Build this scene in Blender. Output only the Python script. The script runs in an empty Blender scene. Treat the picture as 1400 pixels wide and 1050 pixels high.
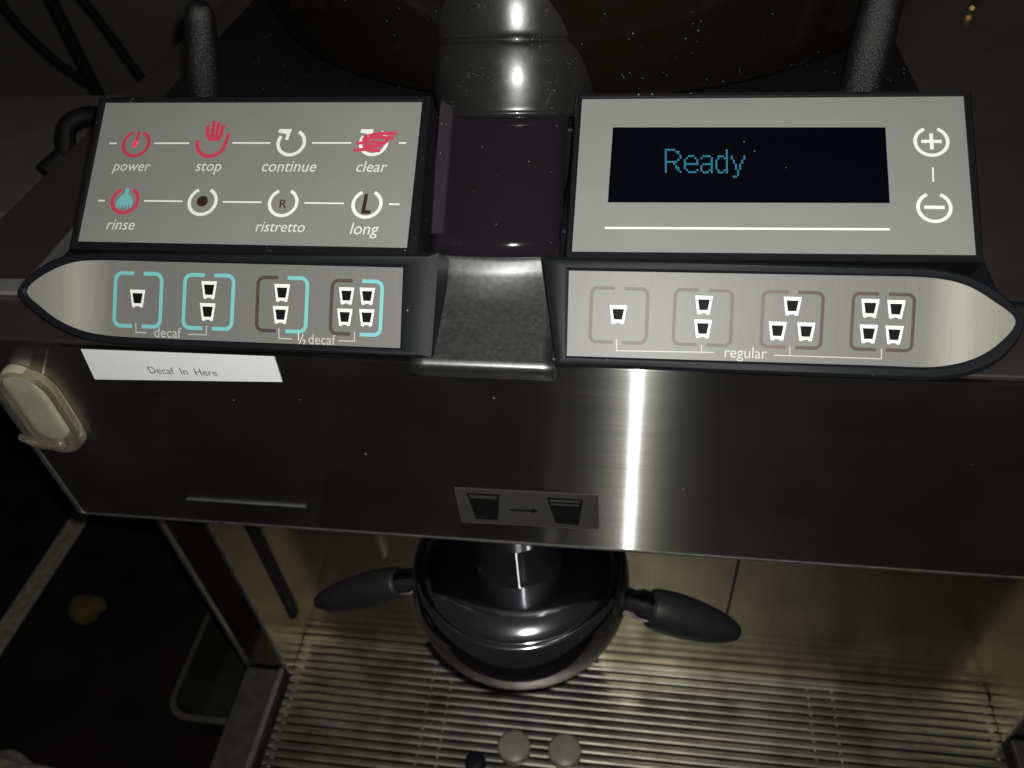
import bpy, bmesh, math, random
from mathutils import Vector, Matrix

random.seed(7)
scene = bpy.context.scene
COL = scene.collection

# ------------------------------------------------------------------ camera
S = 0.2                     # metres per survey unit
F_PX = 1124.0               # focal length for a 1400 px wide frame
PITCH, YAW, ROLL = math.radians(44.24), math.radians(-11.09), math.radians(5.36)
CAM = Vector((0.05, -0.2, 0.52))
cp, sp, cy, sy = math.cos(PITCH), math.sin(PITCH), math.cos(YAW), math.sin(YAW)
_f = Vector((sy * cp, cy * cp, -sp))
_r = Vector((cy, -sy, 0))
_d = _f.cross(_r)
RIGHT = math.cos(ROLL) * _r + math.sin(ROLL) * _d
DOWN = -math.sin(ROLL) * _r + math.cos(ROLL) * _d
FWD = _f
cam_data = bpy.data.cameras.new('camera')
cam_data.sensor_width = 36.0
cam_data.lens = F_PX / 1400.0 * 36.0
cam_data.clip_start = 0.005
cam_data.clip_end = 50
cam_data.dof.use_dof = True
cam_data.dof.focus_distance = 0.285
cam_data.dof.aperture_fstop = 13.0
cam = bpy.data.objects.new('camera', cam_data)
m3 = Matrix((RIGHT, -DOWN, -FWD)).transposed()
cam.matrix_world = Matrix.Translation(CAM) @ m3.to_4x4()
COL.objects.link(cam)
scene.camera = cam

# ------------------------------------------------------------------ world: a dark room
world = bpy.data.worlds.new('World')
scene.world = world
world.use_nodes = True
bg = world.node_tree.nodes['Background']
bg.inputs['Color'].default_value = (1.0, 0.92, 0.87, 1)
bg.inputs['Strength'].default_value = 0.015

# ------------------------------------------------------------------ the flash beside the lens
fl = bpy.data.lights.new('flash_lamp', 'POINT')
fl.energy = 4.4
fl.color = (1.0, 0.99, 0.935)
fl.shadow_soft_size = 0.0028
flo = bpy.data.objects.new('flash_lamp', fl)
flo.location = CAM + RIGHT * 0.0075 - DOWN * 0.010 - FWD * 0.002
COL.objects.link(flo)

scene.view_settings.view_transform = 'Standard'
scene.view_settings.look = 'None'
scene.view_settings.exposure = 0.0
scene.view_settings.gamma = 1.0
scene.cycles.sample_clamp_indirect = 3.0
scene.cycles.max_bounces = 8

# ------------------------------------------------------------------ survey helpers
def W(x, y, z):
    """survey units (camera at 0, front plate at y = 1) -> metres"""
    return Vector(((x + .25) * S, (y - 1) * S, (z + 2.6) * S))
def ray(p):
    return RIGHT * ((p[0] - 700) / F_PX) + DOWN * ((p[1] - 525) / F_PX) + FWD
def at_y(p, y):
    r = ray(p); return CAM + r * ((y - 1) * S - CAM.y) / r.y
def at_z(p, z):
    r = ray(p); return CAM + r * ((z + 2.6) * S - CAM.z) / r.z

class Plane:
    def __init__(self, o, deg):
        t = math.radians(deg)
        self.o = Vector(o); self.ex = Vector((1, 0, 0)); self.ev = Vector((0, math.cos(t), math.sin(t)))
        self.n = self.ex.cross(self.ev)
    def hit(self, p):
        r = ray(p)
        return CAM + r * ((self.o - CAM).dot(self.n) / r.dot(self.n))
    def uv(self, p):
        q = self.hit(p) - self.o
        return (q.dot(self.ex), q.dot(self.ev))
    def pt(self, u, v, h=0.0):
        return self.o + self.ex * u + self.ev * v + self.n * h
FACE = Plane(W(-.25, 1, -1.2), 90)
STRIP = Plane(W(-.25, .985, -.945), 48)
_j = STRIP.hit((553, 350))
UPPER = Plane(Vector((0, _j.y, _j.z)), 30)

# ------------------------------------------------------------------ materials
MATS = {}
def mat(name, color=(.5, .5, .5), rough=.5, metal=0.0, spec=.5, emit=None, es=0.0, trans=0.0, ior=1.45,
        bump=0.0, bscale=400.0, var=0.0, vscale=30.0, rvar=0.0, dust=0.0, dscale=900.0, dcol=(.45, .43, .4),
        stretch=(1, 1, 1), coat=0.0, alpha=1.0):
    m = bpy.data.materials.new(name); m.use_nodes = True
    nt = m.node_tree; N = nt.nodes; L = nt.links
    b = N['Principled BSDF']
    I = b.inputs
    I['Base Color'].default_value = (*color, 1); I['Roughness'].default_value = rough
    I['Metallic'].default_value = metal; I['Specular IOR Level'].default_value = spec
    I['IOR'].default_value = ior; I['Transmission Weight'].default_value = trans
    I['Coat Weight'].default_value = coat; I['Coat Roughness'].default_value = .08; I['Alpha'].default_value = alpha
    if emit:
        I['Emission Color'].default_value = (*emit, 1); I['Emission Strength'].default_value = es
    geo = N.new('ShaderNodeNewGeometry')
    mp = N.new('ShaderNodeMapping'); mp.inputs['Scale'].default_value = stretch
    L.new(geo.outputs['Position'], mp.inputs['Vector'])
    col = None
    def noise(scale, det=4):
        n = N.new('ShaderNodeTexNoise'); n.inputs['Scale'].default_value = scale; n.inputs['Detail'].default_value = det
        L.new(mp.outputs[0], n.inputs['Vector']); return n.outputs['Fac']
    def ramp(src, a, b_, lo, hi):
        r = N.new('ShaderNodeMapRange'); r.inputs[1].default_value = a; r.inputs[2].default_value = b_
        r.inputs[3].default_value = lo; r.inputs[4].default_value = hi
        L.new(src, r.inputs[0]); return r.outputs[0]
    if var:
        f = ramp(noise(vscale), .3, .7, 1 - var, 1 + var)
        vm = N.new('ShaderNodeVectorMath'); vm.operation = 'SCALE'
        vm.inputs[0].default_value = color; L.new(f, vm.inputs['Scale'])
        col = vm.outputs[0]
    rsock = None
    if rvar:
        rsock = ramp(noise(vscale * 1.7, 6), .3, .7, max(.02, rough - rvar), rough + rvar)
    if dust:
        vo = N.new('ShaderNodeTexVoronoi'); vo.inputs['Scale'].default_value = dscale
        L.new(geo.outputs['Position'], vo.inputs['Vector'])
        sep = N.new('ShaderNodeSeparateColor'); L.new(vo.outputs['Color'], sep.inputs[0])
        rad = ramp(sep.outputs[0], 1 - dust, 1.0, 0.0, .42)
        cl = N.new('ShaderNodeTexNoise'); cl.inputs['Scale'].default_value = 75; cl.inputs['Detail'].default_value = 4
        L.new(geo.outputs['Position'], cl.inputs['Vector'])
        ml = N.new('ShaderNodeMath'); ml.operation = 'MULTIPLY'
        L.new(rad, ml.inputs[0]); L.new(ramp(cl.outputs['Fac'], .44, .66, .05, 1.15), ml.inputs[1])
        lt = N.new('ShaderNodeMath'); lt.operation = 'LESS_THAN'
        L.new(vo.outputs['Distance'], lt.inputs[0]); L.new(ml.outputs[0], lt.inputs[1])
        mx = N.new('ShaderNodeMix'); mx.data_type = 'RGBA'
        if col: L.new(col, mx.inputs['A'])
        else: mx.inputs['A'].default_value = (*color, 1)
        mx.inputs['B'].default_value = (*dcol, 1); L.new(lt.outputs[0], mx.inputs['Factor'])
        col = mx.outputs['Result']
        rm = N.new('ShaderNodeMix'); rm.data_type = 'FLOAT'
        if rsock: L.new(rsock, rm.inputs['A'])
        else: rm.inputs['A'].default_value = rough
        rm.inputs['B'].default_value = .8; L.new(lt.outputs[0], rm.inputs['Factor']); rsock = rm.outputs['Result']
        if metal or trans:
            inv = N.new('ShaderNodeMath'); inv.operation = 'SUBTRACT'; inv.inputs[0].default_value = 1; L.new(lt.outputs[0], inv.inputs[1])
            for nm, v in (('Metallic', metal), ('Transmission Weight', trans)):
                if v:
                    mu = N.new('ShaderNodeMath'); mu.operation = 'MULTIPLY'; mu.inputs[1].default_value = v
                    L.new(inv.outputs[0], mu.inputs[0]); L.new(mu.outputs[0], I[nm])
    if col: L.new(col, I['Base Color'])
    if rsock: L.new(rsock, I['Roughness'])
    if bump:
        bp = N.new('ShaderNodeBump'); bp.inputs['Strength'].default_value = bump; bp.inputs['Distance'].default_value = .0004
        L.new(noise(bscale, 3), bp.inputs['Height']); L.new(bp.outputs[0], I['Normal'])
    MATS[name] = m
    return m

def brushed(name, color, rough, aniso, tangent=(1, 0, 0), wide=.35, widemix=.3, var=.25, grain=(6, 900, 900), waniso=0.0, dirt=1.0):
    """brushed sheet steel: a stretched lobe across the grain plus a soft wide one"""
    m = bpy.data.materials.new(name); m.use_nodes = True
    nt = m.node_tree; N = nt.nodes; L = nt.links
    N.remove(N['Principled BSDF'])
    out = N['Material Output']
    geo = N.new('ShaderNodeNewGeometry')
    mp = N.new('ShaderNodeMapping'); mp.inputs['Scale'].default_value = grain
    L.new(geo.outputs['Position'], mp.inputs['Vector'])
    n1 = N.new('ShaderNodeTexNoise'); n1.inputs['Scale'].default_value = 2.2; n1.inputs['Detail'].default_value = 5
    L.new(mp.outputs[0], n1.inputs['Vector'])
    n2 = N.new('ShaderNodeTexNoise'); n2.inputs['Scale'].default_value = 22; n2.inputs['Detail'].default_value = 5
    L.new(geo.outputs['Position'], n2.inputs['Vector'])
    mr = N.new('ShaderNodeMapRange'); mr.inputs[1].default_value = .25; mr.inputs[2].default_value = .75
    mr.inputs[3].default_value = 1 - var; mr.inputs[4].default_value = 1 + var
    L.new(n1.outputs['Fac'], mr.inputs[0])
    sc = N.new('ShaderNodeVectorMath'); sc.operation = 'SCALE'; sc.inputs[0].default_value = color
    L.new(mr.outputs[0], sc.inputs['Scale'])
    tg = N.new('ShaderNodeCombineXYZ')
    for i in range(3): tg.inputs[i].default_value = tangent[i]
    g1 = N.new('ShaderNodeBsdfGlossy'); g1.distribution = 'GGX'
    g1.inputs['Anisotropy'].default_value = aniso
    L.new(sc.outputs[0], g1.inputs['Color']); L.new(tg.outputs[0], g1.inputs['Tangent'])
    r1 = N.new('ShaderNodeMapRange'); r1.inputs[1].default_value = .3; r1.inputs[2].default_value = .7
    r1.inputs[3].default_value = rough * .88; r1.inputs[4].default_value = rough * 1.12
    L.new(n2.outputs['Fac'], r1.inputs[0]); L.new(r1.outputs[0], g1.inputs['Roughness'])
    g2 = N.new('ShaderNodeBsdfGlossy'); g2.distribution = 'GGX'; g2.inputs['Roughness'].default_value = wide
    L.new(sc.outputs[0], g2.inputs['Color']); g2.inputs['Anisotropy'].default_value = waniso; L.new(tg.outputs[0], g2.inputs['Tangent'])
    mx = N.new('ShaderNodeMixShader'); mx.inputs[0].default_value = widemix
    L.new(g1.outputs[0], mx.inputs[1]); L.new(g2.outputs[0], mx.inputs[2])
    df = N.new('ShaderNodeBsdfDiffuse'); df.inputs['Color'].default_value = (.4, .38, .35, 1)
    # sparse dust and scuffs
    vo = N.new('ShaderNodeTexVoronoi'); vo.inputs['Scale'].default_value = 260
    L.new(geo.outputs['Position'], vo.inputs['Vector'])
    se = N.new('ShaderNodeSeparateColor'); L.new(vo.outputs['Color'], se.inputs[0])
    rr = N.new('ShaderNodeMapRange'); rr.inputs[1].default_value = .985; rr.inputs[2].default_value = 1
    rr.inputs[3].default_value = 0; rr.inputs[4].default_value = .16
    L.new(se.outputs[0], rr.inputs[0])
    lt = N.new('ShaderNodeMath'); lt.operation = 'LESS_THAN'; L.new(vo.outputs['Distance'], lt.inputs[0]); L.new(rr.outputs[0], lt.inputs[1])
    dm = N.new('ShaderNodeMath'); dm.operation = 'MULTIPLY_ADD'; L.new(lt.outputs[0], dm.inputs[0]); dm.inputs[1].default_value = .3 * dirt
    wn = N.new('ShaderNodeMapRange'); wn.inputs[1].default_value = .42; wn.inputs[2].default_value = .75; wn.inputs[3].default_value = .003 * dirt; wn.inputs[4].default_value = .014 * dirt
    L.new(n2.outputs['Fac'], wn.inputs[0]); L.new(wn.outputs[0], dm.inputs[2])
    mx2 = N.new('ShaderNodeMixShader'); L.new(dm.outputs[0], mx2.inputs[0])
    L.new(mx.outputs[0], mx2.inputs[1]); L.new(df.outputs[0], mx2.inputs[2])
    L.new(mx2.outputs[0], out.inputs['Surface'])
    MATS[name] = m
    return m

STEEL = brushed('brushed_steel_front', (.50, .50, .47), .128, .918, wide=.36, widemix=.10, waniso=.80)
STEELW = brushed('cavity_steel', (.38, .35, .29), .18, .35, tangent=(0, 0, 1), wide=.34, widemix=.25, var=.12, grain=(300, 300, 5))
DECK = brushed('deck_steel', (.44, .375, .345), .34, .2, wide=.5, widemix=.3, var=.06)
EDGED = mat('dull_edge_steel', (.30, .29, .27), .55, 1.0, var=.3, vscale=200)
EDGE = mat('plate_edge_steel', (.55, .55, .52), .42, 1.0, var=.2, vscale=200)
PLATE = mat('bridge_steel', (.34, .34, .34), .41, 1.0, var=.05, vscale=300, rvar=.03, dust=.35, dscale=2600, dcol=(.17, .165, .16))
CHROME = brushed('chrome', (.60, .585, .64), .105, 0.0, wide=.42, widemix=.016, var=.10, grain=(60, 60, 60), dirt=.25)
NECKM = brushed('outlet_neck_chrome', (.36, .36, .38), .14, .90, wide=.4, widemix=.03, var=.1, dirt=.3)
SLAT = mat('grate_steel', (.335, .318, .265), .41, 1.0, var=.38, vscale=38, rvar=.05)
BLACK = mat('black_plastic', (.0085, .0098, .0115), .48, spec=.16, bump=.22, bscale=2200, dust=.02, dscale=900, dcol=(.2, .19, .18))
BLACKD = mat('dusty_black_plastic', (.0075, .0078, .0085), .46, spec=.22, bump=.16, bscale=2200, dust=.05, dscale=1300, dcol=(.28, .26, .23))
RUBBER = mat('black_rubber', (.017, .018, .0185), .50, bump=.22, bscale=1800, var=.15, vscale=300)
GRIPM = mat('textured_black_grip', (.006, .0065, .007), .34, spec=.8, bump=1.0, bscale=2600)
GREY = mat('grey_membrane', (.245, .250, .233), .48, var=.035, vscale=45, rvar=.09, bump=.06, bscale=1800, spec=.4)
GREY2 = mat('grey_membrane_strip', (.245, .243, .226), .40, var=.06, vscale=40, bump=.05, bscale=1800, spec=.45)
INK_W = mat('white_ink', (.93, .93, .89), .5)
INK_T = mat('pale_lettering_ink', (.80, .80, .76), .5)
INK_P = mat('pink_ink', (.64, .055, .12), .5)
INK_C = mat('cyan_ink', (.20, .56, .58), .5)
INK_B = mat('brown_ink', (.085, .05, .046), .5)
INK_BF = mat('worn_brown_ink', (.125, .092, .085), .5)
INK_K = mat('black_ink', (.006, .006, .006), .6, spec=.12)
INK_D = mat('dark_brown_ink', (.035, .018, .016), .5)
INK_S = mat('worn_pale_ink', (.52, .52, .49), .5)
PAPER = mat('label_paper', (.88, .89, .90), .6, var=.02)
PAPERINK = mat('label_print', (.12, .12, .14), .6)
LCD = mat('display_glass', (.0015, .002, .004), .12, spec=.35, dust=.008, dscale=900, dcol=(.08, .09, .1))
LIT = mat('display_dots', (.0, .02, .03), .5, emit=(.05, .33, .50), es=.68)
LED = mat('red_led', (.3, .0, .03), .3, emit=(1.0, .02, .10), es=1.0)
SMOKE = mat('smoked_plastic', (.006, .0048, .0035), .13, spec=.5, rvar=.05, vscale=50, dust=.05, dscale=1400, dcol=(.22, .20, .18))
NECK = mat('smoked_neck_plastic', (.016, .0155, .0155), .30, spec=.8, rvar=.05, vscale=80, dust=.28, dscale=2100, dcol=(.20, .19, .175), coat=.8, bump=.05, bscale=500)
WINDOW = mat('dark_window_plastic', (.012, .010, .013), .09, spec=.6, dust=.03, dscale=1100, dcol=(.2, .19, .18))
CREAM = mat('cream_latch_plastic', (.34, .34, .255), .42, var=.10, vscale=90, coat=.9)
AMBER = mat('clear_amber_plastic', (.80, .74, .58), .10, trans=.92, ior=1.46, bump=.2, bscale=300)
FRAME = mat('tray_frame_steel', (.10, .094, .078), .6, .85, var=.25, vscale=120)
TRIM = mat('grey_trim', (.16, .158, .15), .5, var=.1)
TRIMD = mat('dull_edge_highlight', (.07, .07, .066), .5)
RIBM = mat('purple_grey_plastic', (.040, .034, .044), .35, dust=.06, dscale=1500)
BRASS = mat('brass', (.62, .42, .14), .22, 1.0)
PAN = mat('drip_pan_dark', (.035, .028, .02), .5, metal=.3, var=.5, vscale=60)
COUNTER = mat('dark_counter', (.009, .0072, .0066), .55, var=.4, vscale=25, spec=.15)
WALLM = mat('dim_wall', (.085, .08, .068), .8, var=.15, vscale=6)
CARD = mat('brown_card', (.10, .086, .074), .75, var=.2, vscale=20)
CABLE = mat('black_cable', (.005, .005, .005), .6, spec=.15)
BAR = mat('grey_edge_strip', (.15, .14, .10), .6, var=.35, vscale=220)
TUBM = mat('dark_tub_plastic', (.018, .017, .015), .35, var=.3, vscale=40)
TUBR = mat('tub_rim_plastic', (.05, .047, .04), .35)
YELLOW = mat('yellow_sponge', (.055, .04, .008), .9, bump=1, bscale=500)
CLOTH = mat('pale_cloth', (.17, .16, .135), .9, var=.4, vscale=160)
MILK = mat('milky_plastic', (.25, .25, .20), .35, var=.12, vscale=150)

# ------------------------------------------------------------------ mesh helpers
def link(name, me, parent=None):
    o = bpy.data.objects.new(name, me); COL.objects.link(o)
    if parent is not None: o.parent = parent
    return o
def mesh(name, verts, faces, mats, parent=None, smooth=False, mi=None, bevel=0.0, seg=2, kind=None):
    me = bpy.data.meshes.new(name)
    me.from_pydata([tuple(v) for v in verts], [], faces)
    for m in (mats if isinstance(mats, (list, tuple)) else [mats]): me.materials.append(m)
    if mi:
        for p, i in zip(me.polygons, mi): p.material_index = i
    if smooth:
        for p in me.polygons: p.use_smooth = True
    bm = bmesh.new(); bm.from_mesh(me)
    bmesh.ops.remove_doubles(bm, verts=bm.verts, dist=1e-7)
    if not mi: bmesh.ops.recalc_face_normals(bm, faces=bm.faces)
    bm.to_mesh(me); bm.free()
    o = link(name, me, parent)
    if bevel:
        b = o.modifiers.new('bevel', 'BEVEL'); b.width = bevel; b.segments = seg; b.limit_method = 'ANGLE'
    if kind: o['kind'] = kind
    return o
def box(name, lo, hi, m, parent=None, bevel=0.0, kind=None):
    (a, b, c), (d, e, f) = lo, hi
    v = [(a, b, c), (d, b, c), (d, e, c), (a, e, c), (a, b, f), (d, b, f), (d, e, f), (a, e, f)]
    q = [(0, 3, 2, 1), (4, 5, 6, 7), (0, 1, 5, 4), (1, 2, 6, 5), (2, 3, 7, 6), (3, 0, 4, 7)]
    return mesh(name, v, q, m, parent, bevel=bevel, kind=kind)
def boxu(name, lo, hi, m, parent=None, bevel=0.0, kind=None):
    return box(name, tuple(W(*lo)), tuple(W(*hi)), m, parent, bevel, kind)
def loft(name, rings, m, parent=None, cap0=True, cap1=True, smooth=False, closed=True, bevel=0):
    n = len(rings[0]); v = [p for r in rings for p in r]; f = []
    for k in range(len(rings) - 1):
        for i in range(n if closed else n - 1):
            j = (i + 1) % n
            f.append((k * n + i, k * n + j, (k + 1) * n + j, (k + 1) * n + i))
    if cap0: f.append(tuple(range(n))[::-1])
    if cap1: f.append(tuple((len(rings) - 1) * n + i for i in range(n)))
    return mesh(name, v, f, m, parent, smooth=smooth, bevel=bevel)
def auto_smooth(o, deg=35):
    me = o.data
    for p in me.polygons: p.use_smooth = True
    bm = bmesh.new(); bm.from_mesh(me)
    for e in bm.edges:
        if len(e.link_faces) == 2 and e.calc_face_angle(0) > math.radians(deg): e.smooth = False
    bm.to_mesh(me); bm.free()
def lathe(name, prof, c, m, parent=None, n=72, axis=None, smooth=True):
    """profile of (radius, height) about a vertical axis through c, or along axis"""
    c = Vector(c); az = Vector(axis).normalized() if axis is not None else Vector((0, 0, 1))
    ax = az.orthogonal().normalized(); ay = az.cross(ax)
    rings = []
    for r, h in prof:
        r = max(r, 1e-5)
        rings.append([c + az * h + (ax * math.cos(2 * math.pi * i / n) + ay * math.sin(2 * math.pi * i / n)) * r for i in range(n)])
    o = loft(name, rings, m, parent)
    auto_smooth(o, 50)
    return o
def smooth_prof(pts, k=6):
    """Catmull-Rom through profile points"""
    out = []
    P = [pts[0]] + list(pts) + [pts[-1]]
    for i in range(1, len(P) - 2):
        p0, p1, p2, p3 = P[i - 1:i + 3]
        for s in range(k):
            t = s / k
            out.append(tuple(.5 * ((2 * b) + (-a + c) * t + (2 * a - 5 * b + 4 * c - d) * t * t + (-a + 3 * b - 3 * c + d) * t ** 3)
                             for a, b, c, d in zip(p0, p1, p2, p3)))
    out.append(tuple(pts[-1]))
    return out
def tube(name, pts, r, m, parent=None, n=10, k=6):
    path = [Vector(p) for p in smooth_prof([tuple(p) for p in pts], k)]
    rings = []; up = Vector((.31, .2, .93))
    for i, p in enumerate(path):
        t = (path[min(i + 1, len(path) - 1)] - path[max(i - 1, 0)]).normalized()
        a = t.cross(up).normalized(); b = t.cross(a)
        rr = r[i] if isinstance(r, list) else r
        rings.append([p + (a * math.cos(2 * math.pi * q / n) + b * math.sin(2 * math.pi * q / n)) * rr for q in range(n)])
    return loft(name, rings, m, parent, smooth=True)
def empty(name, loc, label, cat, group=None):
    o = bpy.data.objects.new(name, None); o.empty_display_size = .02; COL.objects.link(o)
    o['label'] = label; o['category'] = cat
    if group: o['group'] = group
    return o
def tag(o, label, cat, group=None):
    o['label'] = label; o['category'] = cat
    if group: o['group'] = group
    return o

# ------------------------------------------------------------------ flat print on a plane
class Ink:
    def __init__(self, plane, h=.00025):
        self.P = plane; self.h = h; self.v = []; self.f = []; self.mi = []; self.m = []
    def _mi(self, m):
        if m not in self.m: self.m.append(m)
        return self.m.index(m)
    def poly(self, uv, m, dh=0):
        b = len(self.v)
        self.v += [self.P.pt(u, v, self.h + dh) for u, v in uv]
        self.f.append(tuple(range(b, b + len(uv)))); self.mi.append(self._mi(m))
    def polypx(self, px, m, dh=0): self.poly([self.P.uv(p) for p in px], m, dh)
    def stroke(self, uv, w, m, dh=0, closed=False):
        n = len(uv); L = []
        for i in range(n):
            a = Vector(uv[(i - 1) % n] if (closed or i > 0) else uv[i]); c = Vector(uv[(i + 1) % n] if (closed or i < n - 1) else uv[i])
            b = Vector(uv[i])
            d1 = (b - a); d2 = (c - b)
            if d1.length < 1e-9: d1 = d2
            if d2.length < 1e-9: d2 = d1
            d1 = d1.normalized(); d2 = d2.normalized()
            t = (d1 + d2).normalized(); nn = Vector((-t.y, t.x)); k = 1 / max(.5, t.dot(d1))
            L.append((b + nn * w / 2 * k, b - nn * w / 2 * k))
        for i in range(n if closed else n - 1):
            j = (i + 1) % n
            self.poly([L[i][1], L[j][1], L[j][0], L[i][0]], m, dh)
    def strokepx(self, px, wpx, m, dh=0):
        self.stroke([self.P.uv(p) for p in px], wpx * self.px(px[0]), m, dh)
    def px(self, p):
        a = self.P.uv(p); b = self.P.uv((p[0] + 1, p[1])); return math.hypot(a[0] - b[0], a[1] - b[1])
    def disc(self, c, r, m, dh=0, n=28):
        u, v = self.P.uv(c); r *= self.px(c)
        self.poly([(u + r * math.cos(6.28318 * i / n), v + r * math.sin(6.28318 * i / n)) for i in range(n)], m, dh)
    def arc(self, c, r, w, a0, a1, m, dh=0, n=40):
        u, v = self.P.uv(c); s = self.px(c)
        pts = [(u + r * s * math.cos(math.radians(a0 + (a1 - a0) * i / n)), v + r * s * math.sin(math.radians(a0 + (a1 - a0) * i / n))) for i in range(n + 1)]
        self.stroke(pts, w * s, m, dh)
    def rel(self, c, pts):
        """offsets in picture pixels (x right, y down) about c laid on the plane"""
        u, v = self.P.uv(c); s = self.px(c)
        return [(u + x * s, v - y * s) for x, y in pts]
    def build(self, name, parent):
        me = bpy.data.meshes.new(name); me.from_pydata([tuple(v) for v in self.v], [], self.f)
        for m in self.m: me.materials.append(m)
        for p, i in zip(me.polygons, self.mi): p.material_index = i
        bm = bmesh.new(); bm.from_mesh(me)
        for f in bm.faces:
            if f.normal.dot(self.P.n) < 0: f.normal_flip()
        bm.to_mesh(me); bm.free()
        return link(name, me, parent)

def lettering(plane, s, c, wpx, m, parent, shear=0.0, h=.00025, name='lettering', hscale=1.0, spacing=1.0):
    cu = bpy.data.curves.new('t', 'FONT'); cu.body = s; cu.resolution_u = 3; cu.shear = shear
    cu.align_x = 'CENTER'; cu.space_character = spacing
    t = bpy.data.objects.new('t', cu); COL.objects.link(t)
    dg = bpy.context.evaluated_depsgraph_get(); dg.update()
    me = bpy.data.meshes.new_from_object(t.evaluated_get(dg))
    bpy.data.objects.remove(t); bpy.data.curves.remove(cu)
    xs = [v.co.x for v in me.vertices]; x0, x1 = min(xs), max(xs)
    u, v = plane.uv(c); a = plane.uv((c[0] - wpx / 2, c[1])); b = plane.uv((c[0] + wpx / 2, c[1]))
    k = abs(b[0] - a[0]) / (x1 - x0)
    for q in me.vertices:
        p = plane.pt(u + (q.co.x - (x0 + x1) / 2) * k, v + (q.co.y - .25) * k * hscale, h)
        q.co = p
    me.materials.clear(); me.materials.append(m); me.name = name
    return link(name, me, parent)

# ================================================================== the setting
ctr = boxu('counter', (-6, -.5, -3.2), (4, 6, -2.95), COUNTER, kind='structure')
wall = boxu('wall', (-6, 4.2, -2.949), (5, 4.4, 1.5), WALLM, kind='structure')

# ================================================================== the machine
M = empty('espresso_machine', (0, 0, 0), 'brushed steel espresso machine with grey button panels and a lit display', 'coffee machine')

# upper housing: front plate, body, deck
front = boxu('front_plate', (-1.226, 1.0, -1.468), (1.40, 1.012, -.948), STEEL, M, bevel=.0004)
boxu('plate_edge', (-1.240, .998, -1.474), (-1.2265, 1.014, -.95), EDGE, front, bevel=.0008)
boxu('plate_edge', (-1.2265, .9985, -1.4735), (1.40, 1.013, -1.4685), EDGED, front)
boxu('upper_body', (-1.215, 1.0125, -1.462), (1.40, 2.6, -.962), BLACK, M)
deck = boxu('top_deck', (-1.41, 1.02, -.961), (1.55, 2.9, -.9485), DECK, M, bevel=.0005)
boxu('deck_seam', (-1.41, 1.142, -.948), (-1.10, 1.190, -.938), TRIM, deck, bevel=.0012)
ea, eb_ = at_z((31, 391), -.868), at_z((102, 313), -.868)
box('housing_edge_highlight', (ea.x - .0012, ea.y + .004, ea.z - .008), (ea.x + .0004, eb_.y + .02, ea.z), TRIMD, M, bevel=.0004)  # pale bar added to draw the highlight along the housing edge
boxu('deck_seam', (.62, 1.195, -.948), (1.55, 1.205, -.944), BLACK, deck)
# slot rib in the front plate
ink = FACE
a, b = FACE.uv((255, 681)), FACE.uv((418, 692))
box('slot_lip', FACE.pt(a[0], 0, .0008).xyz - Vector((0, 0, -a[1] + .0007)), FACE.pt(b[0], 0, -.0002).xyz - Vector((0, 0, -a[1])), EDGE, front)

# cavity
boxu('back_wall', (-1.23, 1.325, -2.62), (1.31, 1.36, -1.4625), STEELW, M)
lw = boxu('side_wall', (-1.232, 1.18, -2.6), (-1.085, 1.3245, -1.4635), STEELW, M)
boxu('wall_edge', (-1.2345, 1.174, -2.598), (-1.224, 1.1795, -1.4645), EDGE, lw)
boxu('wall_edge', (-1.096, 1.174, -2.598), (-1.0855, 1.1795, -1.4645), EDGE, lw)
boxu('corner_gap', (-1.0845, 1.306, -2.46), (-1.074, 1.3245, -1.4645), BLACK, lw)
rw = boxu('side_wall', (1.165, 1.18, -2.6), (1.312, 1.3245, -1.4635), STEELW, M)
boxu('wall_edge', (1.166, 1.174, -2.598), (1.1765, 1.1795, -1.4645), EDGE, rw)
# seam in the back wall
p0 = at_y((1010, 768), 1.3245); p1 = at_y((993, 838), 1.3245)
box('wall_seam', (p0.x - .0006, p0.y - .0006, .05), (p0.x + .0006, p0.y + .0002, W(0, 0, -1.47).z), BLACK, M)
p0 = at_y((520, 735), 1.3245)
box('wall_bracket', (p0.x - .0016, p0.y - .003, W(0, 0, -2.05).z), (p0.x + .0016, p0.y + .0002, W(0, 0, -1.47).z), EDGE, M, bevel=.0005)
# base with drip pan
boxu('base', (-1.232, .5, -2.949), (1.312, 1.36, -2.76), PAN, M)
fr = boxu('tray_frame', (-1.232, .5, -2.759), (-1.10, 1.1735, -2.565), FRAME, M, bevel=.0008)
boxu('frame_edge', (-1.112, .5, -2.5645), (-1.1005, 1.173, -2.552), EDGE, fr)
boxu('tray_frame', (1.18, .5, -2.759), (1.312, 1.1735, -2.565), FRAME, M, bevel=.0008)

# ------------------------------------------------------------------ control housings
def outline(plane, px): return [plane.uv(p) for p in px]
def bezel(name, plane, inner, outer, parent, depth, rim=.0011, rec=.0004, m=BLACK):
    """black surround: walls, chamfered rim and a recess for the membrane"""
    mid = [(o[0] * .72 + i[0] * .28, o[1] * .72 + i[1] * .28) for o, i in zip(outer, inner)]
    mid2 = [(o[0] * .2 + i[0] * .8, o[1] * .2 + i[1] * .8) for o, i in zip(outer, inner)]
    rings = [[plane.pt(u, v, -depth) for u, v in outer], [plane.pt(u, v, rim * .25) for u, v in outer],
             [plane.pt(u, v, rim) for u, v in mid], [plane.pt(u, v, rim) for u, v in mid2],
             [plane.pt(u, v, rim * .6) for u, v in inner], [plane.pt(u, v, -rec) for u, v in inner]]
    o = loft(name, rings, m, parent)
    auto_smooth(o, 32)
    return o
def dens(pts, ids, k=5):
    """spline-smooth runs of a pixel outline: ids = (first, last) of the curved run"""
    a, b = ids
    return pts[:a] + smooth_prof(pts[a:b + 1], k)[:-1] + pts[b:]

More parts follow.
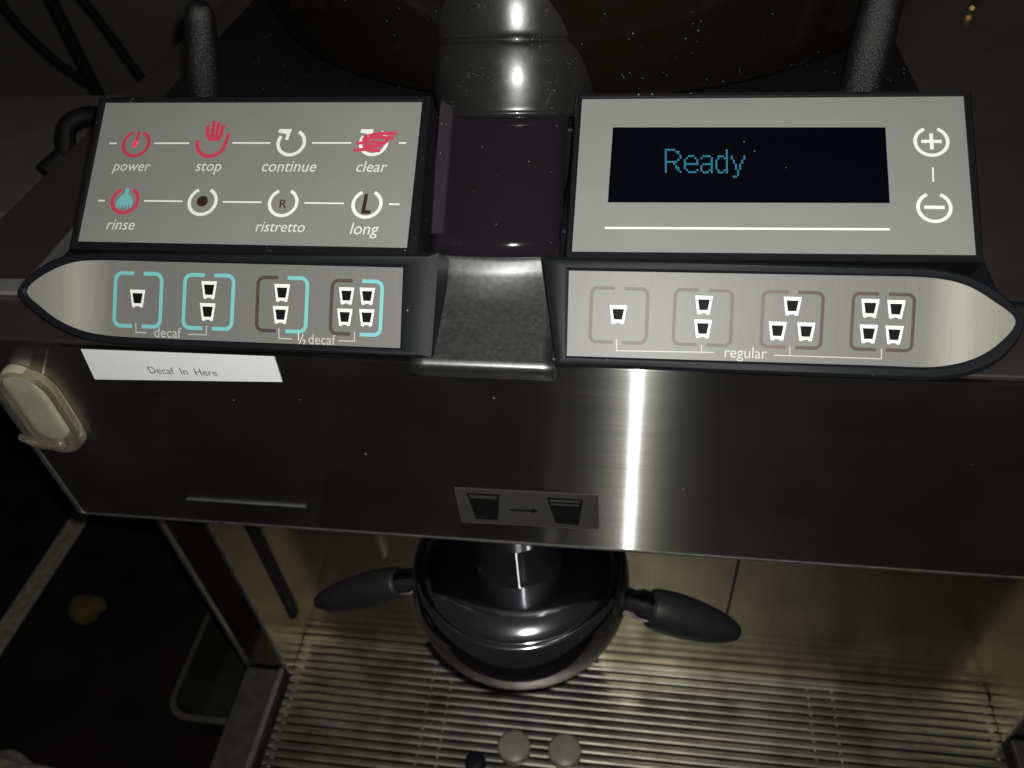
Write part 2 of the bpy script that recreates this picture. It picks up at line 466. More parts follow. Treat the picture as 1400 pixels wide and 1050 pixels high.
# left upper panel
PL = empty  # (alias kept short)
def upper_panel(inner_px, outer_px, lab):
    inn = outline(UPPER, inner_px); out = outline(UPPER, outer_px)
    bz = bezel('control_panel', UPPER, inn, out, M, .020, m=BLACKD)
    bz['label'] = lab
    n = len(inn)
    rings = [[UPPER.pt(u, v, -.0006) for u, v in inn], [UPPER.pt(u, v, .0001) for u, v in inn]]
    loft('membrane', rings, GREY, bz)
    return bz
LP = upper_panel([(145, 141), (578, 140), (557, 340), (107, 331)], [(137, 134), (589, 132), (571, 351), (97, 341)],
                 'grey panel of pink and white function buttons')
RP = upper_panel([(796, 136), (1317, 132), (1334, 350), (782, 345)], [(788, 129), (1327, 125), (1345, 359), (772, 355)],
                 'grey panel around a dark lit display')

def strip_panel(inner_px, outer_px, lab, ncurve):
    inn_px = dens(inner_px, ncurve); out_px = dens(outer_px, ncurve)
    inn = outline(STRIP, inn_px); out = outline(STRIP, out_px)
    bz = bezel('button_strip', STRIP, inn, out, M, .016, rim=.0014)
    bz['label'] = lab
    return bz, inn
# membrane grey rises to a pale finely streaked band, then drops at the tip
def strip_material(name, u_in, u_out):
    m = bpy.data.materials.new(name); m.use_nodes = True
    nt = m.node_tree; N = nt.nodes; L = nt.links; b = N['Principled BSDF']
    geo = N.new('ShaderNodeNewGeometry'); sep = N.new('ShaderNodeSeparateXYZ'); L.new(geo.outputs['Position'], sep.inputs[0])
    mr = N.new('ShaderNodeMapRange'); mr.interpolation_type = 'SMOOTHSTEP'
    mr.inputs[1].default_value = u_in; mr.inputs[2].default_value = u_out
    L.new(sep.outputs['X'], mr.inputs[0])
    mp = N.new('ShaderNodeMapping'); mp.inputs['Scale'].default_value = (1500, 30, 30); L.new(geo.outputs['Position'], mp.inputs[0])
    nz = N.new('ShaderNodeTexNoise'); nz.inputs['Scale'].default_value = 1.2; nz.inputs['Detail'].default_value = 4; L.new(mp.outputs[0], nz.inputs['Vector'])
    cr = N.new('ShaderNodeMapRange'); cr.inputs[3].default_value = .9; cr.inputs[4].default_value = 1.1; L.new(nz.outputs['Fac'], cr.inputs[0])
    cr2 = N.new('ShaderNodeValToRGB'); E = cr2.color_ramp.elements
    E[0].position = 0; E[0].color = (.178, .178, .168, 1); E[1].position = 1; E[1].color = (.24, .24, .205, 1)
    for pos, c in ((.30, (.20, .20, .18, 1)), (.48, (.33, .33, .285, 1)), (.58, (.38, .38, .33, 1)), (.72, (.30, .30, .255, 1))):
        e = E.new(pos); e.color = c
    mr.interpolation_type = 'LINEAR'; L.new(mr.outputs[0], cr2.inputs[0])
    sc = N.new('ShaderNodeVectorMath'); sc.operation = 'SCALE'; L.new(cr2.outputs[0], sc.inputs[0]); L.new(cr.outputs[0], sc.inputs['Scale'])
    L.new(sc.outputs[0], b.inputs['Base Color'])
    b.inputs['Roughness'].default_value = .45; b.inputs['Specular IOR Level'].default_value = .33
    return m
LS, linn = strip_panel([(552, 366), (230, 358.2), (138, 356), (96, 360), (58, 377), (37, 398.5), (57, 420), (83, 439), (117, 453), (160, 459.8), (235, 463.5), (548, 476)],
                       [(600, 346), (230, 345.4), (137, 345), (88, 350), (47, 372), (26, 398), (46, 424), (74, 445), (112, 462), (155, 469.5), (233, 473.5), (590, 489)],
                       'pointed grey button strip with cyan decaf buttons', (1, 10))
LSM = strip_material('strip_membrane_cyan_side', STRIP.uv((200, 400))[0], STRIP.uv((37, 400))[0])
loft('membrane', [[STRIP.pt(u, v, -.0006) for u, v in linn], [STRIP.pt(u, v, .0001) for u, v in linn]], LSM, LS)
RS, rinn = strip_panel([(775, 486.5), (1210, 500), (1277, 501.5), (1329, 491), (1367, 468), (1388, 438), (1357, 411), (1320, 390), (1273, 380), (1200, 377.5), (778, 370)],
                       [(761, 500), (1212, 517.6), (1279, 519.5), (1338, 508), (1380, 480), (1399, 439), (1367, 400), (1327, 378), (1276, 366.5), (1200, 364), (741, 350)],
                       'pointed grey button strip with brown regular buttons', (1, 9))
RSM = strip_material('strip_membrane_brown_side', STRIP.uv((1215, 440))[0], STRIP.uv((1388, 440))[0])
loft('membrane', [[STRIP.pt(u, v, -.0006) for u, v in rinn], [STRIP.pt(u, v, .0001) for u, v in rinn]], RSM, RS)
# black housing under and behind the panels
boxu('panel_housing', (-1.08, 1.09, -.9478), (-.41, 1.62, -.868), BLACK, M)
boxu('panel_housing', (-.09, 1.09, -.9478), (.585, 1.62, -.868), BLACK, M)
boxu('hopper_base', (-1.02, 1.44, -.9477), (.53, 2.7, -.745), BLACKD, M, bevel=.001)

# ------------------------------------------------------------------ function buttons (left upper panel)
def gap_ring(I, c, r, w, m, gap=26, dh=0): I.arc(c, r, w, 90 + gap, 450 - gap, m, dh)
RW = 4.6
def part_ink(I, name, parent): return I.build(name, parent)
I = Ink(UPPER); c = (186.5, 197); gap_ring(I, c, 17.2, RW, INK_P, 24)
I.stroke(I.rel(c, [(0.5, -18), (0.3, -4)]), 4.4 * I.px(c), INK_P); I.build('power_icon', LP)
I = Ink(UPPER, .0004); I.poly(I.rel(c, [(-3, -4), (1.6, -4), (.8, 5), (-3.6, 5)]), LED); I.build('power_light', LP)
I = Ink(UPPER); c = (289.5, 196); I.arc(c, 19, 5.2, 168, 362, INK_P)
I.stroke(I.rel(c, [(19, 0), (20.5, -8), (21, -15)]), 5 * I.px(c), INK_P)
for x0, y0, x1, y1 in ((-7, -8, -9.5, -26), (-.8, -6, -2, -32), (5, -6, 5, -31), (10.5, -8, 12, -26)):
    I.stroke(I.rel(c, [(x0, y0), (x1, y1)]), 4.8 * I.px(c), INK_P)
I.poly(I.rel(c, [(-9, -12), (13, -12), (11, -3), (-5, -3)]), INK_P, .00004)
I.build('stop_icon', LP)
def loop_icon(I, c):
    I.arc(c, 17.8, 4.6, 62, -212, INK_W)
    I.poly(I.rel(c, [(-19.5, -20), (-2, -20), (-5, -3.5), (-9, -4.2), (-8, -12), (-13, -13.5), (-20, -15)]), INK_W, .00004)
I = Ink(UPPER); loop_icon(I, (398.5, 195.5)); I.build('continue_icon', LP)
I = Ink(UPPER); c = (511, 195.5); loop_icon(I, c)
for k_, run in enumerate(([(-8, -10), (8, -13), (30, -13.5)], [(-14, -5), (6, -7.5), (27, -6.5)], [(-23, 2), (-4, -1), (17, 1.5)], [(-13, 5), (4, 5.5), (13, 4)], [(-26, 12), (-8, 10.5), (11, 12.5)], [(-10, -11), (-14, -4), (-8, 0)], [(16, -7), (18, -2), (10, 3)], [(-6, 6), (-2, 11)])):
    I.stroke(I.rel(c, smooth_prof(run, 4)), (5.4 - .5 * (k_ % 3)) * I.px(c), INK_P, .00008 + .00002 * k_)
I.build('clear_icon', LP)
I = Ink(UPPER); c = (171.5, 274.5); gap_ring(I, c, 17.2, 4.8, INK_P, 28)
I.poly(I.rel(c, [(-2.5, -17), (2.5, -17), (2.5, -9), (7, -6), (11, 1), (11, 6), (-11, 6), (-11, 1), (-7, -6), (-2.5, -9)]), INK_C, .00004)
for k in range(5):
    x = -9 + 4.5 * k; I.poly(I.rel(c, [(x - 1.3, 6), (x + 1.3, 6), (x + 1.0, 10 + (k % 2) * 1.5), (x - 1.0, 10 + (k % 2) * 1.5)]), INK_C, .00006)
I.build('rinse_icon', LP)
I = Ink(UPPER); c = (277.5, 276); gap_ring(I, c, 18.2, 4.4, INK_W); I.disc((277.2, 275.5), 7.6, INK_D, .00004); I.build('dot_icon', LP)
I = Ink(UPPER); c = (387.5, 277.5); gap_ring(I, c, 18.6, 4.4, INK_W); rri = I.build('ristretto_icon', LP)
lettering(UPPER, 'R', (387.5, 281), 9.5, INK_D, LP, name='icon_letter', h=.0003)
I = Ink(UPPER); c = (502, 279.5); gap_ring(I, c, 19, 4.6, INK_W)
I.poly(I.rel(c, [(-5, -15), (0, -15), (-1, 9), (6.5, 9), (6, 14), (-6.5, 14)]), INK_D, .00004); I.build('long_icon', LP)
for seg in ([(150, 196.5), (160, 196.6)], [(211.5, 196.3), (259, 196.3)], [(318, 195.9), (370, 196)], [(427, 195.9), (480.5, 195.9)], [(545.5, 196), (555.5, 196)],
            [(135, 274.6), (144, 274.7)], [(197.5, 275), (250, 275.6)], [(305, 276.4), (358, 277)], [(416.5, 277.8), (470.5, 278.6)], [(532, 279.5), (546.5, 279.8)]):
    I = Ink(UPPER); I.strokepx(seg, 2.2, INK_W); I.build('link_line', LP)
for s, c, w in (('power', (180.5, 229), 51), ('stop', (285.5, 229), 35), ('continue', (395.5, 229.5), 74), ('clear', (508.5, 230), 42),
                ('rinse', (165.5, 309), 38), ('ristretto', (383.5, 312), 67), ('long', (498.5, 315), 39)):
    lettering(UPPER, s, c, w, INK_T, LP, shear=.16, hscale=1.08)

# ------------------------------------------------------------------ display panel
dp = [(838, 175), (1210, 175), (1216, 278), (831, 277)]
dv = outline(UPPER, dp)
loft('display', [[UPPER.pt(u, v, -.0003) for u, v in dv], [UPPER.pt(u, v, .0004) for u, v in dv]], LCD, RP)
ROWS = {'R': ['11111000', '10000110', '10000010', '10000001', '10000001', '10000010', '11111100', '10001000', '10000100', '10000110', '10000010', '10000001'],
        'e': ['0000000', '0000000', '0000000', '0011100', '0100010', '1000001', '1000001', '1111111', '1000000', '1000000', '0100001', '0011110'],
        'a': ['000000', '000000', '000000', '011110', '100001', '000001', '000001', '011111', '100001', '100001', '100011', '011101'],
        'd': ['000001', '000001', '000001', '011101', '010011', '100001', '100001', '100001', '100001', '100001', '010011', '011101'],
        'y': ['0000000', '0000000', '0000000', '1000001', '1000001', '0100010', '0100010', '0010100', '0010100', '0010100', '0001000', '0001000', '0001000', '0110000']}
I = Ink(UPPER, .00065)
for ch, x0 in zip('Ready', (909, 935, 957.5, 978, 999)):
    for r, row in enumerate(ROWS[ch]):
        for q, bit in enumerate(row):
            if bit == '1':
                cx, cyy = x0 + q * 2.85, 205 + r * 2.75 + (x0 - 909) * .012
                I.polypx([(cx, cyy), (cx, cyy + 2.2), (cx + 2.3, cyy + 2.2), (cx + 2.3, cyy)], LIT)
I.build('readout', RP)
I = Ink(UPPER); I.strokepx([(827, 312), (1216, 314)], 3.2, INK_W); I.build('underline', RP)
for c, plus in (((1273, 194), True), ((1277, 284), False)):
    I = Ink(UPPER); gap_ring(I, c, 22.3, 5, INK_W, 24)
    I.stroke(I.rel(c, [(-14, 0), (14, 0)]), 5.2 * I.px(c), INK_W, .00004)
    if plus: I.stroke(I.rel(c, [(0, -13), (0, 13)]), 5.2 * I.px(c), INK_W, .00008)
    I.build('plus_icon' if plus else 'minus_icon', RP)
I = Ink(UPPER); I.strokepx([(1275, 229), (1275.5, 249)], 2.2, INK_W); I.build('link_line', RP)

# ------------------------------------------------------------------ drink buttons on the strips
def cup(I, c, k=1.0):
    a = [(-11, -12), (11, -12), (7.6, 11), (4.6, 11.6), (2.4, 9.8), (-2.4, 9.8), (-4.6, 11.6), (-7.6, 11)]
    I.poly(I.rel(c, [(x * k, y * k) for x, y in a]), INK_W, .00005)
    I.poly(I.rel(c, [(x * k, y * k) for x, y in [(-7.4, -7.5), (7.4, -7.5), (5.2, 6), (-5.2, 6)]]), INK_K, .0001)
def drink(parent, x0, y0, x1, y1, ml, mr, cups, k=1.0, sk=0.0):
    """square frame with gaps at top and bottom and the cups inside"""
    I = Ink(STRIP); cx, cyy = (x0 + x1) / 2, (y0 + y1) / 2
    hw, hh = (x1 - x0) / 2 - 2.6, (y1 - y0) / 2 - 2.2
    r = 9.0; s = I.px((cx, cyy))
    def half(sg):
        pts = [(sg * 6.5, -hh), (sg * (hw - r), -hh)]
        pts += [(sg * (hw - r + r * math.sin(t * math.pi / 12)), -hh + r - r * math.cos(t * math.pi / 12)) for t in range(1, 7)]
        pts += [(sg * (hw - r + r * math.cos(t * math.pi / 12)), hh - r + r * math.sin(t * math.pi / 12)) for t in range(0, 7)]
        pts += [(sg * 6.5, hh)]
        return [(x - y * sk, y) for x, y in pts]
    I.stroke(I.rel((cx, cyy), half(-1)), 4.8 * s, ml); I.stroke(I.rel((cx, cyy), half(1)), 4.8 * s, mr)
    for q in cups: cup(I, q, k)
    I.build('drink_button', parent)
drink(LS, 155, 374.5, 223, 445.5, INK_C, INK_C, [(188.7, 408.5)], .95, .03)
drink(LS, 249.5, 376.5, 321, 449, INK_C, INK_C, [(286.4, 397), (284.3, 427)], .97, .03)
drink(LS, 349.5, 379.5, 422, 453, INK_B, INK_C, [(386, 401), (384, 431)], .98, .02)
drink(LS, 450.5, 383.5, 524, 458, INK_B, INK_C, [(474, 405), (502.3, 405.5), (471.6, 434.2), (501.6, 434.8)], .96, .02)
drink(RS, 805, 392, 887, 470.5, INK_BF, INK_BF, [(845, 430.5)], 1.08)
drink(RS, 919, 394, 1002.5, 474.5, INK_BF, INK_BF, [(962, 417.5), (960.6, 450)], 1.10)
drink(RS, 1039, 396, 1126, 478.5, INK_BF, INK_B, [(1083, 419), (1062.5, 453), (1101.6, 454)], 1.12)
drink(RS, 1162, 398, 1250.5, 482.5, INK_B, INK_B, [(1189, 422), (1224.5, 423.5), (1187, 457), (1222, 458.5)], 1.14)
def bracket(parent, runs):
    for px in runs:
        I = Ink(STRIP, .0004); I.strokepx(px, 1.4, INK_S); I.build('bracket_line', parent)
bracket(LS, [[(186.5, 441), (186.7, 454.5), (201, 455)], [(258.5, 457), (283, 457.6), (283, 445)], [(382, 449), (382, 462.5), (400, 463.3)], [(463.5, 466), (485, 466.6), (485, 453.5)]])
bracket(RS, [[(842.8, 464), (843, 479.5), (976, 481.8)], [(959, 472), (959.2, 481)], [(1057, 485.6), (1204.5, 490.6), (1204.5, 476.5)], [(1079.5, 474.5), (1079.5, 486.5)]])
lettering(LS and STRIP, 'decaf', (229.8, 456.5), 37, INK_S, LS, hscale=1.08)
lettering(STRIP, 'decaf', (440.5, 466), 37, INK_S, LS, hscale=1.08)
lettering(STRIP, '1', (408.5, 462), 1.3, INK_T, LS, hscale=1.0, name='fraction')
I = Ink(STRIP); I.strokepx([(409.5, 470), (415, 457)], 1.0, INK_T); I.build('fraction', LS)
lettering(STRIP, '2', (416.2, 469), 4.4, INK_T, LS, hscale=1.0, name='fraction')
lettering(STRIP, 'regular', (1019.5, 484), 58, INK_S, RS, hscale=1.08)

# ------------------------------------------------------------------ steel bridge and dark window between the panels
def strip_surface(name, rows, m, parent, thick=.0012, smooth=True):
    """rows: list of polylines (left to right), given a thickness"""
    n = len(rows[0]); v = [p for r in rows for p in r]; f = []
    for k in range(len(rows) - 1):
        for i in range(n - 1): f.append((k * n + i, k * n + i + 1, (k + 1) * n + i + 1, (k + 1) * n + i))
    o = mesh(name, v, f, m, parent, smooth=smooth)
    so = o.modifiers.new('thickness', 'SOLIDIFY'); so.thickness = thick; so.offset = -1
    return o
br_rows = []
xl, xr = -.405, -.105
prof = [(.9905, -.972, -.368, -.120), (.991, -.948, -.368, -.120), (.9935, -.943, -.368, -.120), (1.003, -.940, -.368, -.120),
        (1.012, -.938, -.347, -.126), (1.10, -.909, -.349, -.127), (1.160, -.886, -.350, -.128),
        (1.176, -.877, -.351, -.129), (1.188, -.866, -.351, -.13), (1.205, -.852, -.352, -.131)]
for y, z, a, b in prof:
    br_rows.append([W(a + (b - a) * t / 10, y - .010 * math.sin(math.pi * t / 10) * (1 if y > 1.16 else 0), z) for t in range(11)])
strip_surface('bridge_plate', br_rows, PLATE, M)
rows = []
for k in range(9):
    t = k / 8; y = 1.196 + .250 * t; z = -.862 + .180 * t
    a, b = -.365 + .008 * t, -.125 - .0 * t
    rows.append([W(a + (b - a) * q / 14, y - .024 * math.sin(math.pi * q / 14), z + .012 * math.sin(math.pi * q / 14)) for q in range(15)])
strip_surface('chute_window', rows, WINDOW, M)
rb = []
for t in (0, 1):
    y, z = 1.225 + .21 * t, -.838 + .151 * t
    rb.append([W(-.366, y, z), W(-.340, y - .012, z + .010), W(-.338, y - .008, z + .002), W(-.366, y + .004, z - .006)])
loft('window_edge', rb, RIBM, M)
# side cheeks of the chute
for a, b in ((-.412, -.366), (-.124, -.095)):
    boxu('chute_cheek', (a, 1.185, -.947), (b, 1.46, -.80), BLACKD, M, bevel=.001)

# ------------------------------------------------------------------ latch on the left of the front plate
def stadium(cx, z0, z1, hw, n=10):
    r = hw; pts = []
    for i in range(n + 1):
        t = math.pi * i / n; pts.append((cx + r * math.cos(t), z1 - r + r * math.sin(t)))
    for i in range(n + 1):
        t = math.pi + math.pi * i / n; pts.append((cx + r * math.cos(t), z0 + r + r * math.sin(t)))
    return pts
lat = []
for d, k in ((.0, 1.0), (-.011, 1.0), (-.015, .96), (-.017, .88), (-.0175, .6)):
    lat.append([W(-1.148 + (x + 1.148) * k, .999 + d, -1.095 + (z + 1.095) * (k * .3 + .7)) for x, z in stadium(-1.148, -1.195, -.995, .038)])
latch = loft('latch_button', lat, CREAM, M); auto_smooth(latch, 40)
sur = []
for d, k in ((.0, 1.0), (-.012, 1.0), (-.021, .95), (-.022, .84), (-.008, .74)):
    sur.append([W(-1.143 + (x + 1.143) * k, .999 + d, -1.11 + (z + 1.11) * (1 - (1 - k) * .35)) for x, z in stadium(-1.143, -1.228, -1.0, .058)])
s_ = loft('latch_surround', sur, AMBER, latch, cap1=False); auto_smooth(s_, 40)
h0, h1, h2, h3 = at_y((88, 606), .985), at_y((60, 607), .982), at_y((40, 602), .98), at_y((28, 597), .985)
hp = [h0, h1, h2, h3]; nn = len(smooth_prof([tuple(p) for p in hp], 6))
tube('latch_hook', hp, [.0026 - .0014 * i / nn for i in range(nn)], AMBER, latch)

# ------------------------------------------------------------------ sticker with two cups on the front plate
sv = outline(FACE, [(622, 666), (818, 676.5), (819, 723), (632, 713)])
SM = mat('clear_sticker', (.050, .047, .044), .5, spec=.15)
st = loft('cup_sticker', [[FACE.pt(u, v, .00005) for u, v in sv], [FACE.pt(u, v, .00025) for u, v in sv]], SM, M)
I = Ink(FACE, .0003)
uvs = sv + [sv[0]]
I.stroke(sv, .00022, INK_BF, closed=True); I.build('sticker_edge', st)
I = Ink(FACE, .00032)
I.polypx([(637.5, 673), (683.5, 675.5), (681, 710.5), (651, 708.5)], INK_K)
I.polypx([(641, 675.5), (679.5, 677.7), (679, 681.5), (642.5, 679.8)], SM, .00005)
I.polypx([(695, 695), (727, 696.2), (727, 693.5), (737.5, 697.6), (727, 702), (727, 699), (697, 697.8)], INK_K)
I.polypx([(747, 679), (797.5, 682), (791.5, 717), (760, 714.5)], INK_K)
I.polypx([(751, 681.5), (793.5, 684), (793, 687), (752, 684.8)], SM, .00005)
I.polypx([(752.5, 687), (792.5, 689.3), (792, 691.5), (753.5, 689.4)], SM, .00005)
I.build('cup_print', st)

# ------------------------------------------------------------------ lever grips behind the panels
def grip(base, top, r0, r1):
    b, t = W(*base), W(*top); ax = t - b; Ln = ax.length
    prof = [(r0 * .8, -.004), (r0, .0), (r0 * 1.0, Ln * .35), (r1 * 1.02, Ln * .7), (r1 * .92, Ln * .88), (r1 * .65, Ln * .965), (r1 * .3, Ln * .995), (0, Ln)]
    return lathe('lever_grip', smooth_prof(prof, 4), b, GRIPM, M, n=32, axis=ax)
grip((-.930, 1.60, -.76), (-.872, 1.60, -.555), .0074, .0062)
grip((.425, 1.60, -.76), (.430, 1.62, -.50), .0080, .0068)

# ================================================================== hopper
H = empty('bean_hopper', W(-.14, 2.15, -.74), 'smoked plastic bean hopper with a dusty round neck', 'hopper')
hc = W(-.148, 2.28, 0)
def u2(prof): return [(r * S, (z) * S) for r, z in prof]
lathe('hopper_bowl', smooth_prof(u2([(.0, -.74), (.64, -.74), (.775, -.72), (.797, -.695), (.81, -.62), (.82, -.40), (.82, -.12)]), 6), (hc.x, hc.y, hc.z), SMOKE, H, n=96)
nc = W(-.237, 1.512, -.752)
lathe('hopper_neck', smooth_prof(u2([(.0, -.10), (.07, -.10), (.075, -.004), (.150, -.003)]), 1) + smooth_prof(u2([(.150, -.003), (.157, .0), (.160, .006), (.158, .012), (.1595, .03), (.1615, .060), (.1605, .09), (.1575, .116), (.1545, .124), (.150, .128), (.1525, .132), (.157, .138), (.160, .17), (.1605, .20), (.158, .25), (.152, .32), (.14, .42), (0, .44)]), 4), nc, NECK, H, n=72, axis=(0, .4226, .9063))

# ================================================================== chrome outlet with two wing handles
O = empty('coffee_outlet', W(-.245, 1.12, -1.97), 'round chrome coffee outlet with two black wing handles under the front plate', 'coffee outlet')
oc = W(-.245, 1.125, 0)
prof = [(0, -1.676), (.110, -1.677), (.165, -1.680), (.195, -1.686), (.216, -1.695), (.228, -1.703), (.235, -1.709), (.241, -1.707), (.250, -1.711), (.262, -1.730),
        (.271, -1.77), (.273, -1.815), (.265, -1.865), (.245, -1.908), (.205, -1.940), (.15, -1.957), (.07, -1.963), (0, -1.964)]
lathe('outlet_body', smooth_prof(u2(prof), 5), oc, CHROME, O, n=128)
lathe('outlet_neck', u2([(0, -1.4640), (.105, -1.4640), (.105, -1.540), (.101, -1.544), (.101, -1.549), (.105, -1.553), (.105, -1.672), (.112, -1.6785), (.09, -1.680), (0, -1.680)]), oc, NECKM, O, n=96)
def wing(p_in, p_neck, p_tip, rmax):
    y = 1.125
    a, b, t = at_y(p_in, y), at_y(p_neck, y), at_y(p_tip, y)
    ax = t - b; Ln = ax.length
    lathe('handle_ferrule', [(0, 0), (rmax * .62, 0), (rmax * .55, (b - a).length * .6), (rmax * .7, (b - a).length * .75), (rmax * .7, (b - a).length * 1.1), (0, (b - a).length * 1.1)], a, CHROME, O, n=28, axis=b - a)
    pr = [(0, -.0005), (rmax * .72, 0), (rmax * .92, Ln * .06), (rmax, Ln * .25), (rmax * .94, Ln * .5), (rmax * .74, Ln * .76), (rmax * .46, Ln * .93), (rmax * .2, Ln * .99), (0, Ln)]
    lathe('wing_handle', smooth_prof(pr, 5), b, RUBBER, O, n=36, axis=ax)
wing((605, 788), (548, 796), (431, 824), .0098)
wing((835, 812), (887, 830), (1012, 866), .0112)

# ================================================================== drip grate
G = empty('drip_grate', W(0, .9, -2.6), 'slatted steel drip grate over the tray below the outlet', 'drip grate')
gx0, gx1 = W(-1.083, 0, 0).x, W(1.163, 0, 0).x
def slat_mesh():
    w, h = .0023, .0026; prof = [(-w, -h), (w, -h), (w, -.0006), (w - .0004, -.0001), (w - .0010, .0), (-w + .0012, .0), (-w + .0004, -.0002), (-w, -.0007)]
    vs = [(gx0, y, z) for y, z in prof] + [(gx1, y, z) for y, z in prof]; k = len(prof)
    fs = [(i, (i + 1) % k, k + (i + 1) % k, k + i) for i in range(k)] + [tuple(range(k))[::-1], tuple(range(k, 2 * k))]
    o = mesh('slat', vs, fs, SLAT, G); auto_smooth(o, 50); return o
NS = 27
s0 = slat_mesh()
pitch = .0055; y_back = W(0, 1.318, 0).y - .003
for i in range(NS):
    o = s0 if i == 0 else s0.copy()
    if i: COL.objects.link(o)
    o.location = (0, y_back - i * pitch, random.uniform(-.0001, .0001)); o.rotation_euler = (0, 0, random.uniform(-.0006, .0006))
y_front = y_back - (NS - 1) * pitch
for x, w, m in ((-1.060, .0022, SLAT), (-.60, .0012, SLAT), (-.535, .0012, SLAT), (.045, .0012, PAN), (.615, .0014, SLAT), (.69, .0010, SLAT), (1.145, .0016, SLAT)):
    X = W(x, 0, 0).x
    box('cross_rod', (X - w, y_front - .003, -.0046), (X + w, y_back + .002, -.0006 if m is SLAT else -.001), m, G)
boxu('grate_rim', (-1.083, 1.306, -2.612), (1.163, 1.3235, -2.594), SLAT, G, bevel=.0005)
# weld beads where the rods meet the slats
bead = None
for x in (-.60, -.535, .615, .69, 1.145, -1.06):
    X = W(x, 0, 0).x
    for i in range(NS):
        if bead is None:
            bead = lathe('weld_bead', [(0, -.0014), (.0008, -.0008), (.0009, -.0002), (.0006, .0002), (0, .0004)], (0, 0, 0), SLAT, G, n=10); o = bead
        else:
            o = bead.copy(); COL.objects.link(o)
        o.location = (X, y_back - i * pitch - pitch / 2, -.0004)

# ================================================================== small things
lab = outline(FACE, [(111, 477), (375, 487), (386, 521.5), (130, 518)])
lb = loft('paper_label', [[FACE.pt(u, v, .00006) for u, v in lab], [FACE.pt(u, v, .00028) for u, v in lab]], PAPER)
tag(lb, 'white paper label reading Decaf In Here stuck on the front plate', 'label')
lettering(FACE, 'Decaf  In  Here', (250.5, 508), 91, PAPERINK, lb, h=.00036, hscale=1.15)

for c, nm in (((703, 1021), 'milky round plastic cap on the drip grate beside a black knob'), ((772, 1026), 'milky round plastic cap with a yellowish stain on the drip grate')):
    p = at_z(c, -2.57)
    t = empty('round_cap', p, nm, 'cap', 'round caps on the drip grate')
    lathe('cap_body', [(0, -.0045), (.0098, -.0045), (.0100, .0006), (.0092, .0012), (0, .0013)], p, MILK, t, n=32)
    tm = lathe('cap_rim', [(.0092, .0008), (.0094, .0017), (.0102, .0015), (.0104, -.003), (.0101, -.003)], p, AMBER, t, n=32)
p = at_z((650, 1042), -2.57)
k = lathe('black_knob', smooth_prof([(0, -.005), (.006, -.005), (.0062, .002), (.0045, .004), (0, .0045)], 3), p, BLACK, n=24)
tag(k, 'small glossy black knob on the drip grate beside a milky cap', 'knob')

# left of the machine
bar_a = at_z((118, 692), -2.7); bar_b = at_z((-8, 882), -2.7)
d = (bar_b - bar_a).normalized(); nrm = Vector((-d.y, d.x, 0)).normalized()
A, B = bar_a - d * .25, bar_b + d * .02
hw = .0082
vs = []
for q in (A, B):
    for sgn in (-1, 1):
        for z in (-.0, -.003): vs.append(q + nrm * hw * sgn + Vector((0, 0, z)))
eb = mesh('counter_edge_strip', vs, [(0, 2, 3, 1), (4, 5, 7, 6), (0, 1, 5, 4), (2, 6, 7, 3), (0, 4, 6, 2), (1, 3, 7, 5)], BAR, bevel=.001)
tag(eb, 'long grey edge strip running beside the machine in the dark', 'edge strip')
# tub
tb = empty('plastic_tub', W(-1.5, 1.3, -2.949), 'dark plastic tub with rounded rim beside the tray', 'tub')
def rrect(x0, x1, y0, y1, r, n=6):
    pts = []
    for cx, cyy, a0 in ((x1 - r, y1 - r, 0), (x0 + r, y1 - r, 90), (x0 + r, y0 + r, 180), (x1 - r, y0 + r, 270)):
        for i in range(n + 1):
            t = math.radians(a0 + 90 * i / n); pts.append((cx + r * math.cos(t), cyy + r * math.sin(t)))
    return pts
def ring(x0, x1, y0, y1, r, z): return [W(x, y, z) for x, y in rrect(x0, x1, y0, y1, r)]
X0, X1, Y0, Y1 = -1.545, -1.245, 1.055, 1.62
tw = loft('tub_wall', [ring(X0 + .03, X1 - .03, Y0 + .03, Y1 - .03, .06, -2.949), ring(X0, X1, Y0, Y1, .08, -2.75), ring(X0 + .012, X1 - .012, Y0 + .012, Y1 - .012, .07, -2.75),
                       ring(X0 + .04, X1 - .04, Y0 + .04, Y1 - .04, .05, -2.93)], TUBM, tb); auto_smooth(tw, 40)
tr = loft('tub_rim', [ring(X0, X1, Y0, Y1, .08, -2.765), ring(X0 - .010, X1 + .004, Y0 - .010, Y1 + .010, .088, -2.760), ring(X0 - .010, X1 + .004, Y0 - .010, Y1 + .010, .088, -2.747), ring(X0 + .01, X1 - .01, Y0 + .01, Y1 - .01, .072, -2.744)], TUBR, tb, cap0=False, cap1=False); auto_smooth(tr, 40)
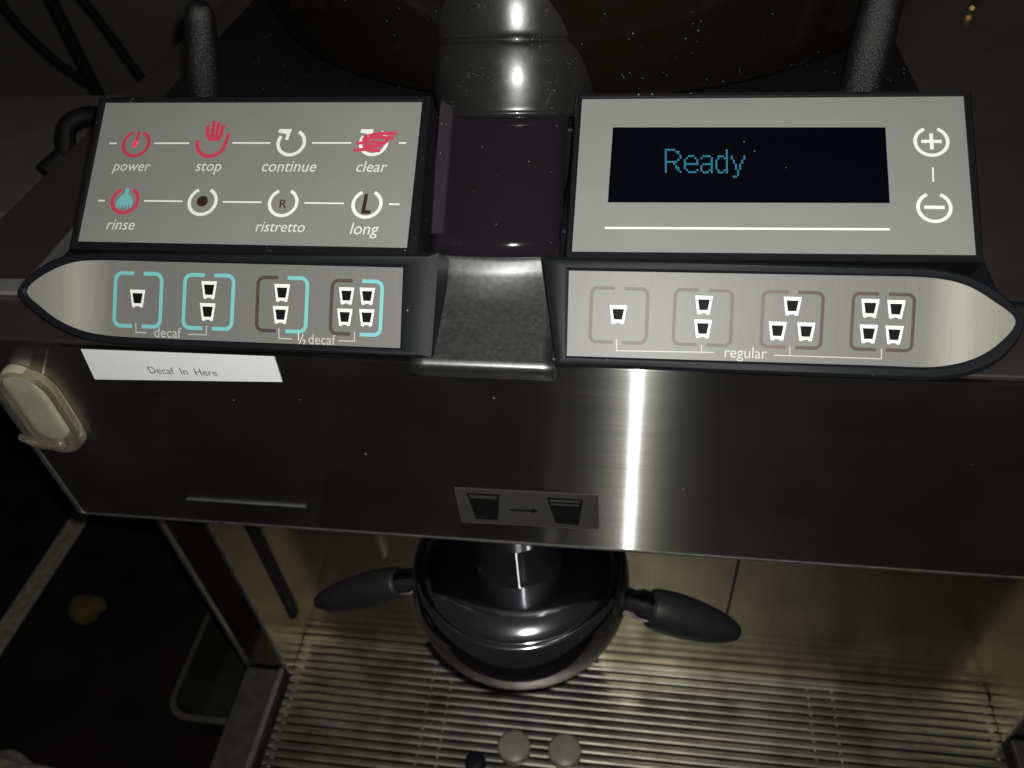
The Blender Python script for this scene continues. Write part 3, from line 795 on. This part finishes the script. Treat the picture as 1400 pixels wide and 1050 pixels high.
# yellow scrap
def blob(name, c, rx, ry, rz, m, seed, amp=.18, sub=3):
    rnd = random.Random(seed); bm = bmesh.new(); bmesh.ops.create_icosphere(bm, subdivisions=sub, radius=1)
    ph = [rnd.uniform(0, 6.28) for _ in range(6)]
    for v in bm.verts:
        p = v.co; k = 1 + amp * (math.sin(3 * p.x + ph[0]) * math.sin(2.6 * p.y + ph[1]) + .6 * math.sin(5 * p.z + 4 * p.x + ph[2]) * math.sin(4.4 * p.y + ph[3]))
        v.co = Vector((p.x * rx * k, p.y * ry * k, p.z * rz * k))
    me = bpy.data.meshes.new(name); bm.to_mesh(me); bm.free(); me.materials.append(m)
    for p in me.polygons: p.use_smooth = True
    o = link(name, me); o.location = c; return o
yp = at_z((117, 831), -2.9)
tag(blob('yellow_scrap', yp, .014, .013, .010, YELLOW, 3), 'small yellow lump lying on the dark counter', 'scrap')
cpz = at_z((8, 1084), -2.87)
tag(blob('crumpled_cloth', cpz, .034, .026, .016, CLOTH, 5, .3, 4), 'pale crumpled cloth at the corner of the dark counter', 'cloth')
# card box behind on the left, with hose and cables
sd = empty('side_table', W(-2.4, 2.1, -2.949), 'dim brown topped side table behind the left of the machine', 'table')
boxu('table_top', (-3.4, 1.70, -1.18), (-1.58, 2.40, -1.12), CARD, sd, bevel=.001)
for lx in (-3.35, -1.72):
    for ly in (1.95, 2.36): boxu('leg', (lx, ly, -2.9495), (lx + .06, ly + .03, -1.1795), CABLE, sd)
tag(tube('bent_hose', [at_y((140, 158), 1.9), at_y((112, 160), 1.86), at_y((92, 174), 1.83), at_y((90, 205), 1.80), at_y((84, 214), 1.79), at_y((60, 235), 1.74)], .0048, CABLE),
    'short black hose bending behind the left panel', 'hose')
for pts, lb_ in (([(-10, -10), (35, 45), (85, 90), (130, 122), (150, 150)], 'thin black cable slanting down the wall behind the box'),
                 ([(65, -10), (85, 30), (105, 70), (125, 110), (145, 150)], 'thick black cable hanging straight on the wall'),
                 ([(105, -10), (145, 40), (170, 75), (195, 110), (215, 150)], 'black cable curving down the wall towards the lever grip')):
    tag(tube('wall_cable', [at_y(p, 3.6) for p in pts], .006 if 'thick' in lb_ else .004, CABLE), lb_, 'cable', 'cables on the wall')

# brass rod added to stand for a gold highlight streak on the deck
b0, b1 = at_z((1352, -28), -.935), at_z((1329, 11), -.935)
tag(lathe('brass_glint_rod', [(0, 0), (.0022, 0), (.0022, .003), (.0016, .0034), (.0016, (b1 - b0).length - .003), (.0012, (b1 - b0).length), (0, (b1 - b0).length)], b0, BRASS, n=20, axis=b1 - b0),
    'small brass rod added for a gold glint on the machine top', 'fitting')
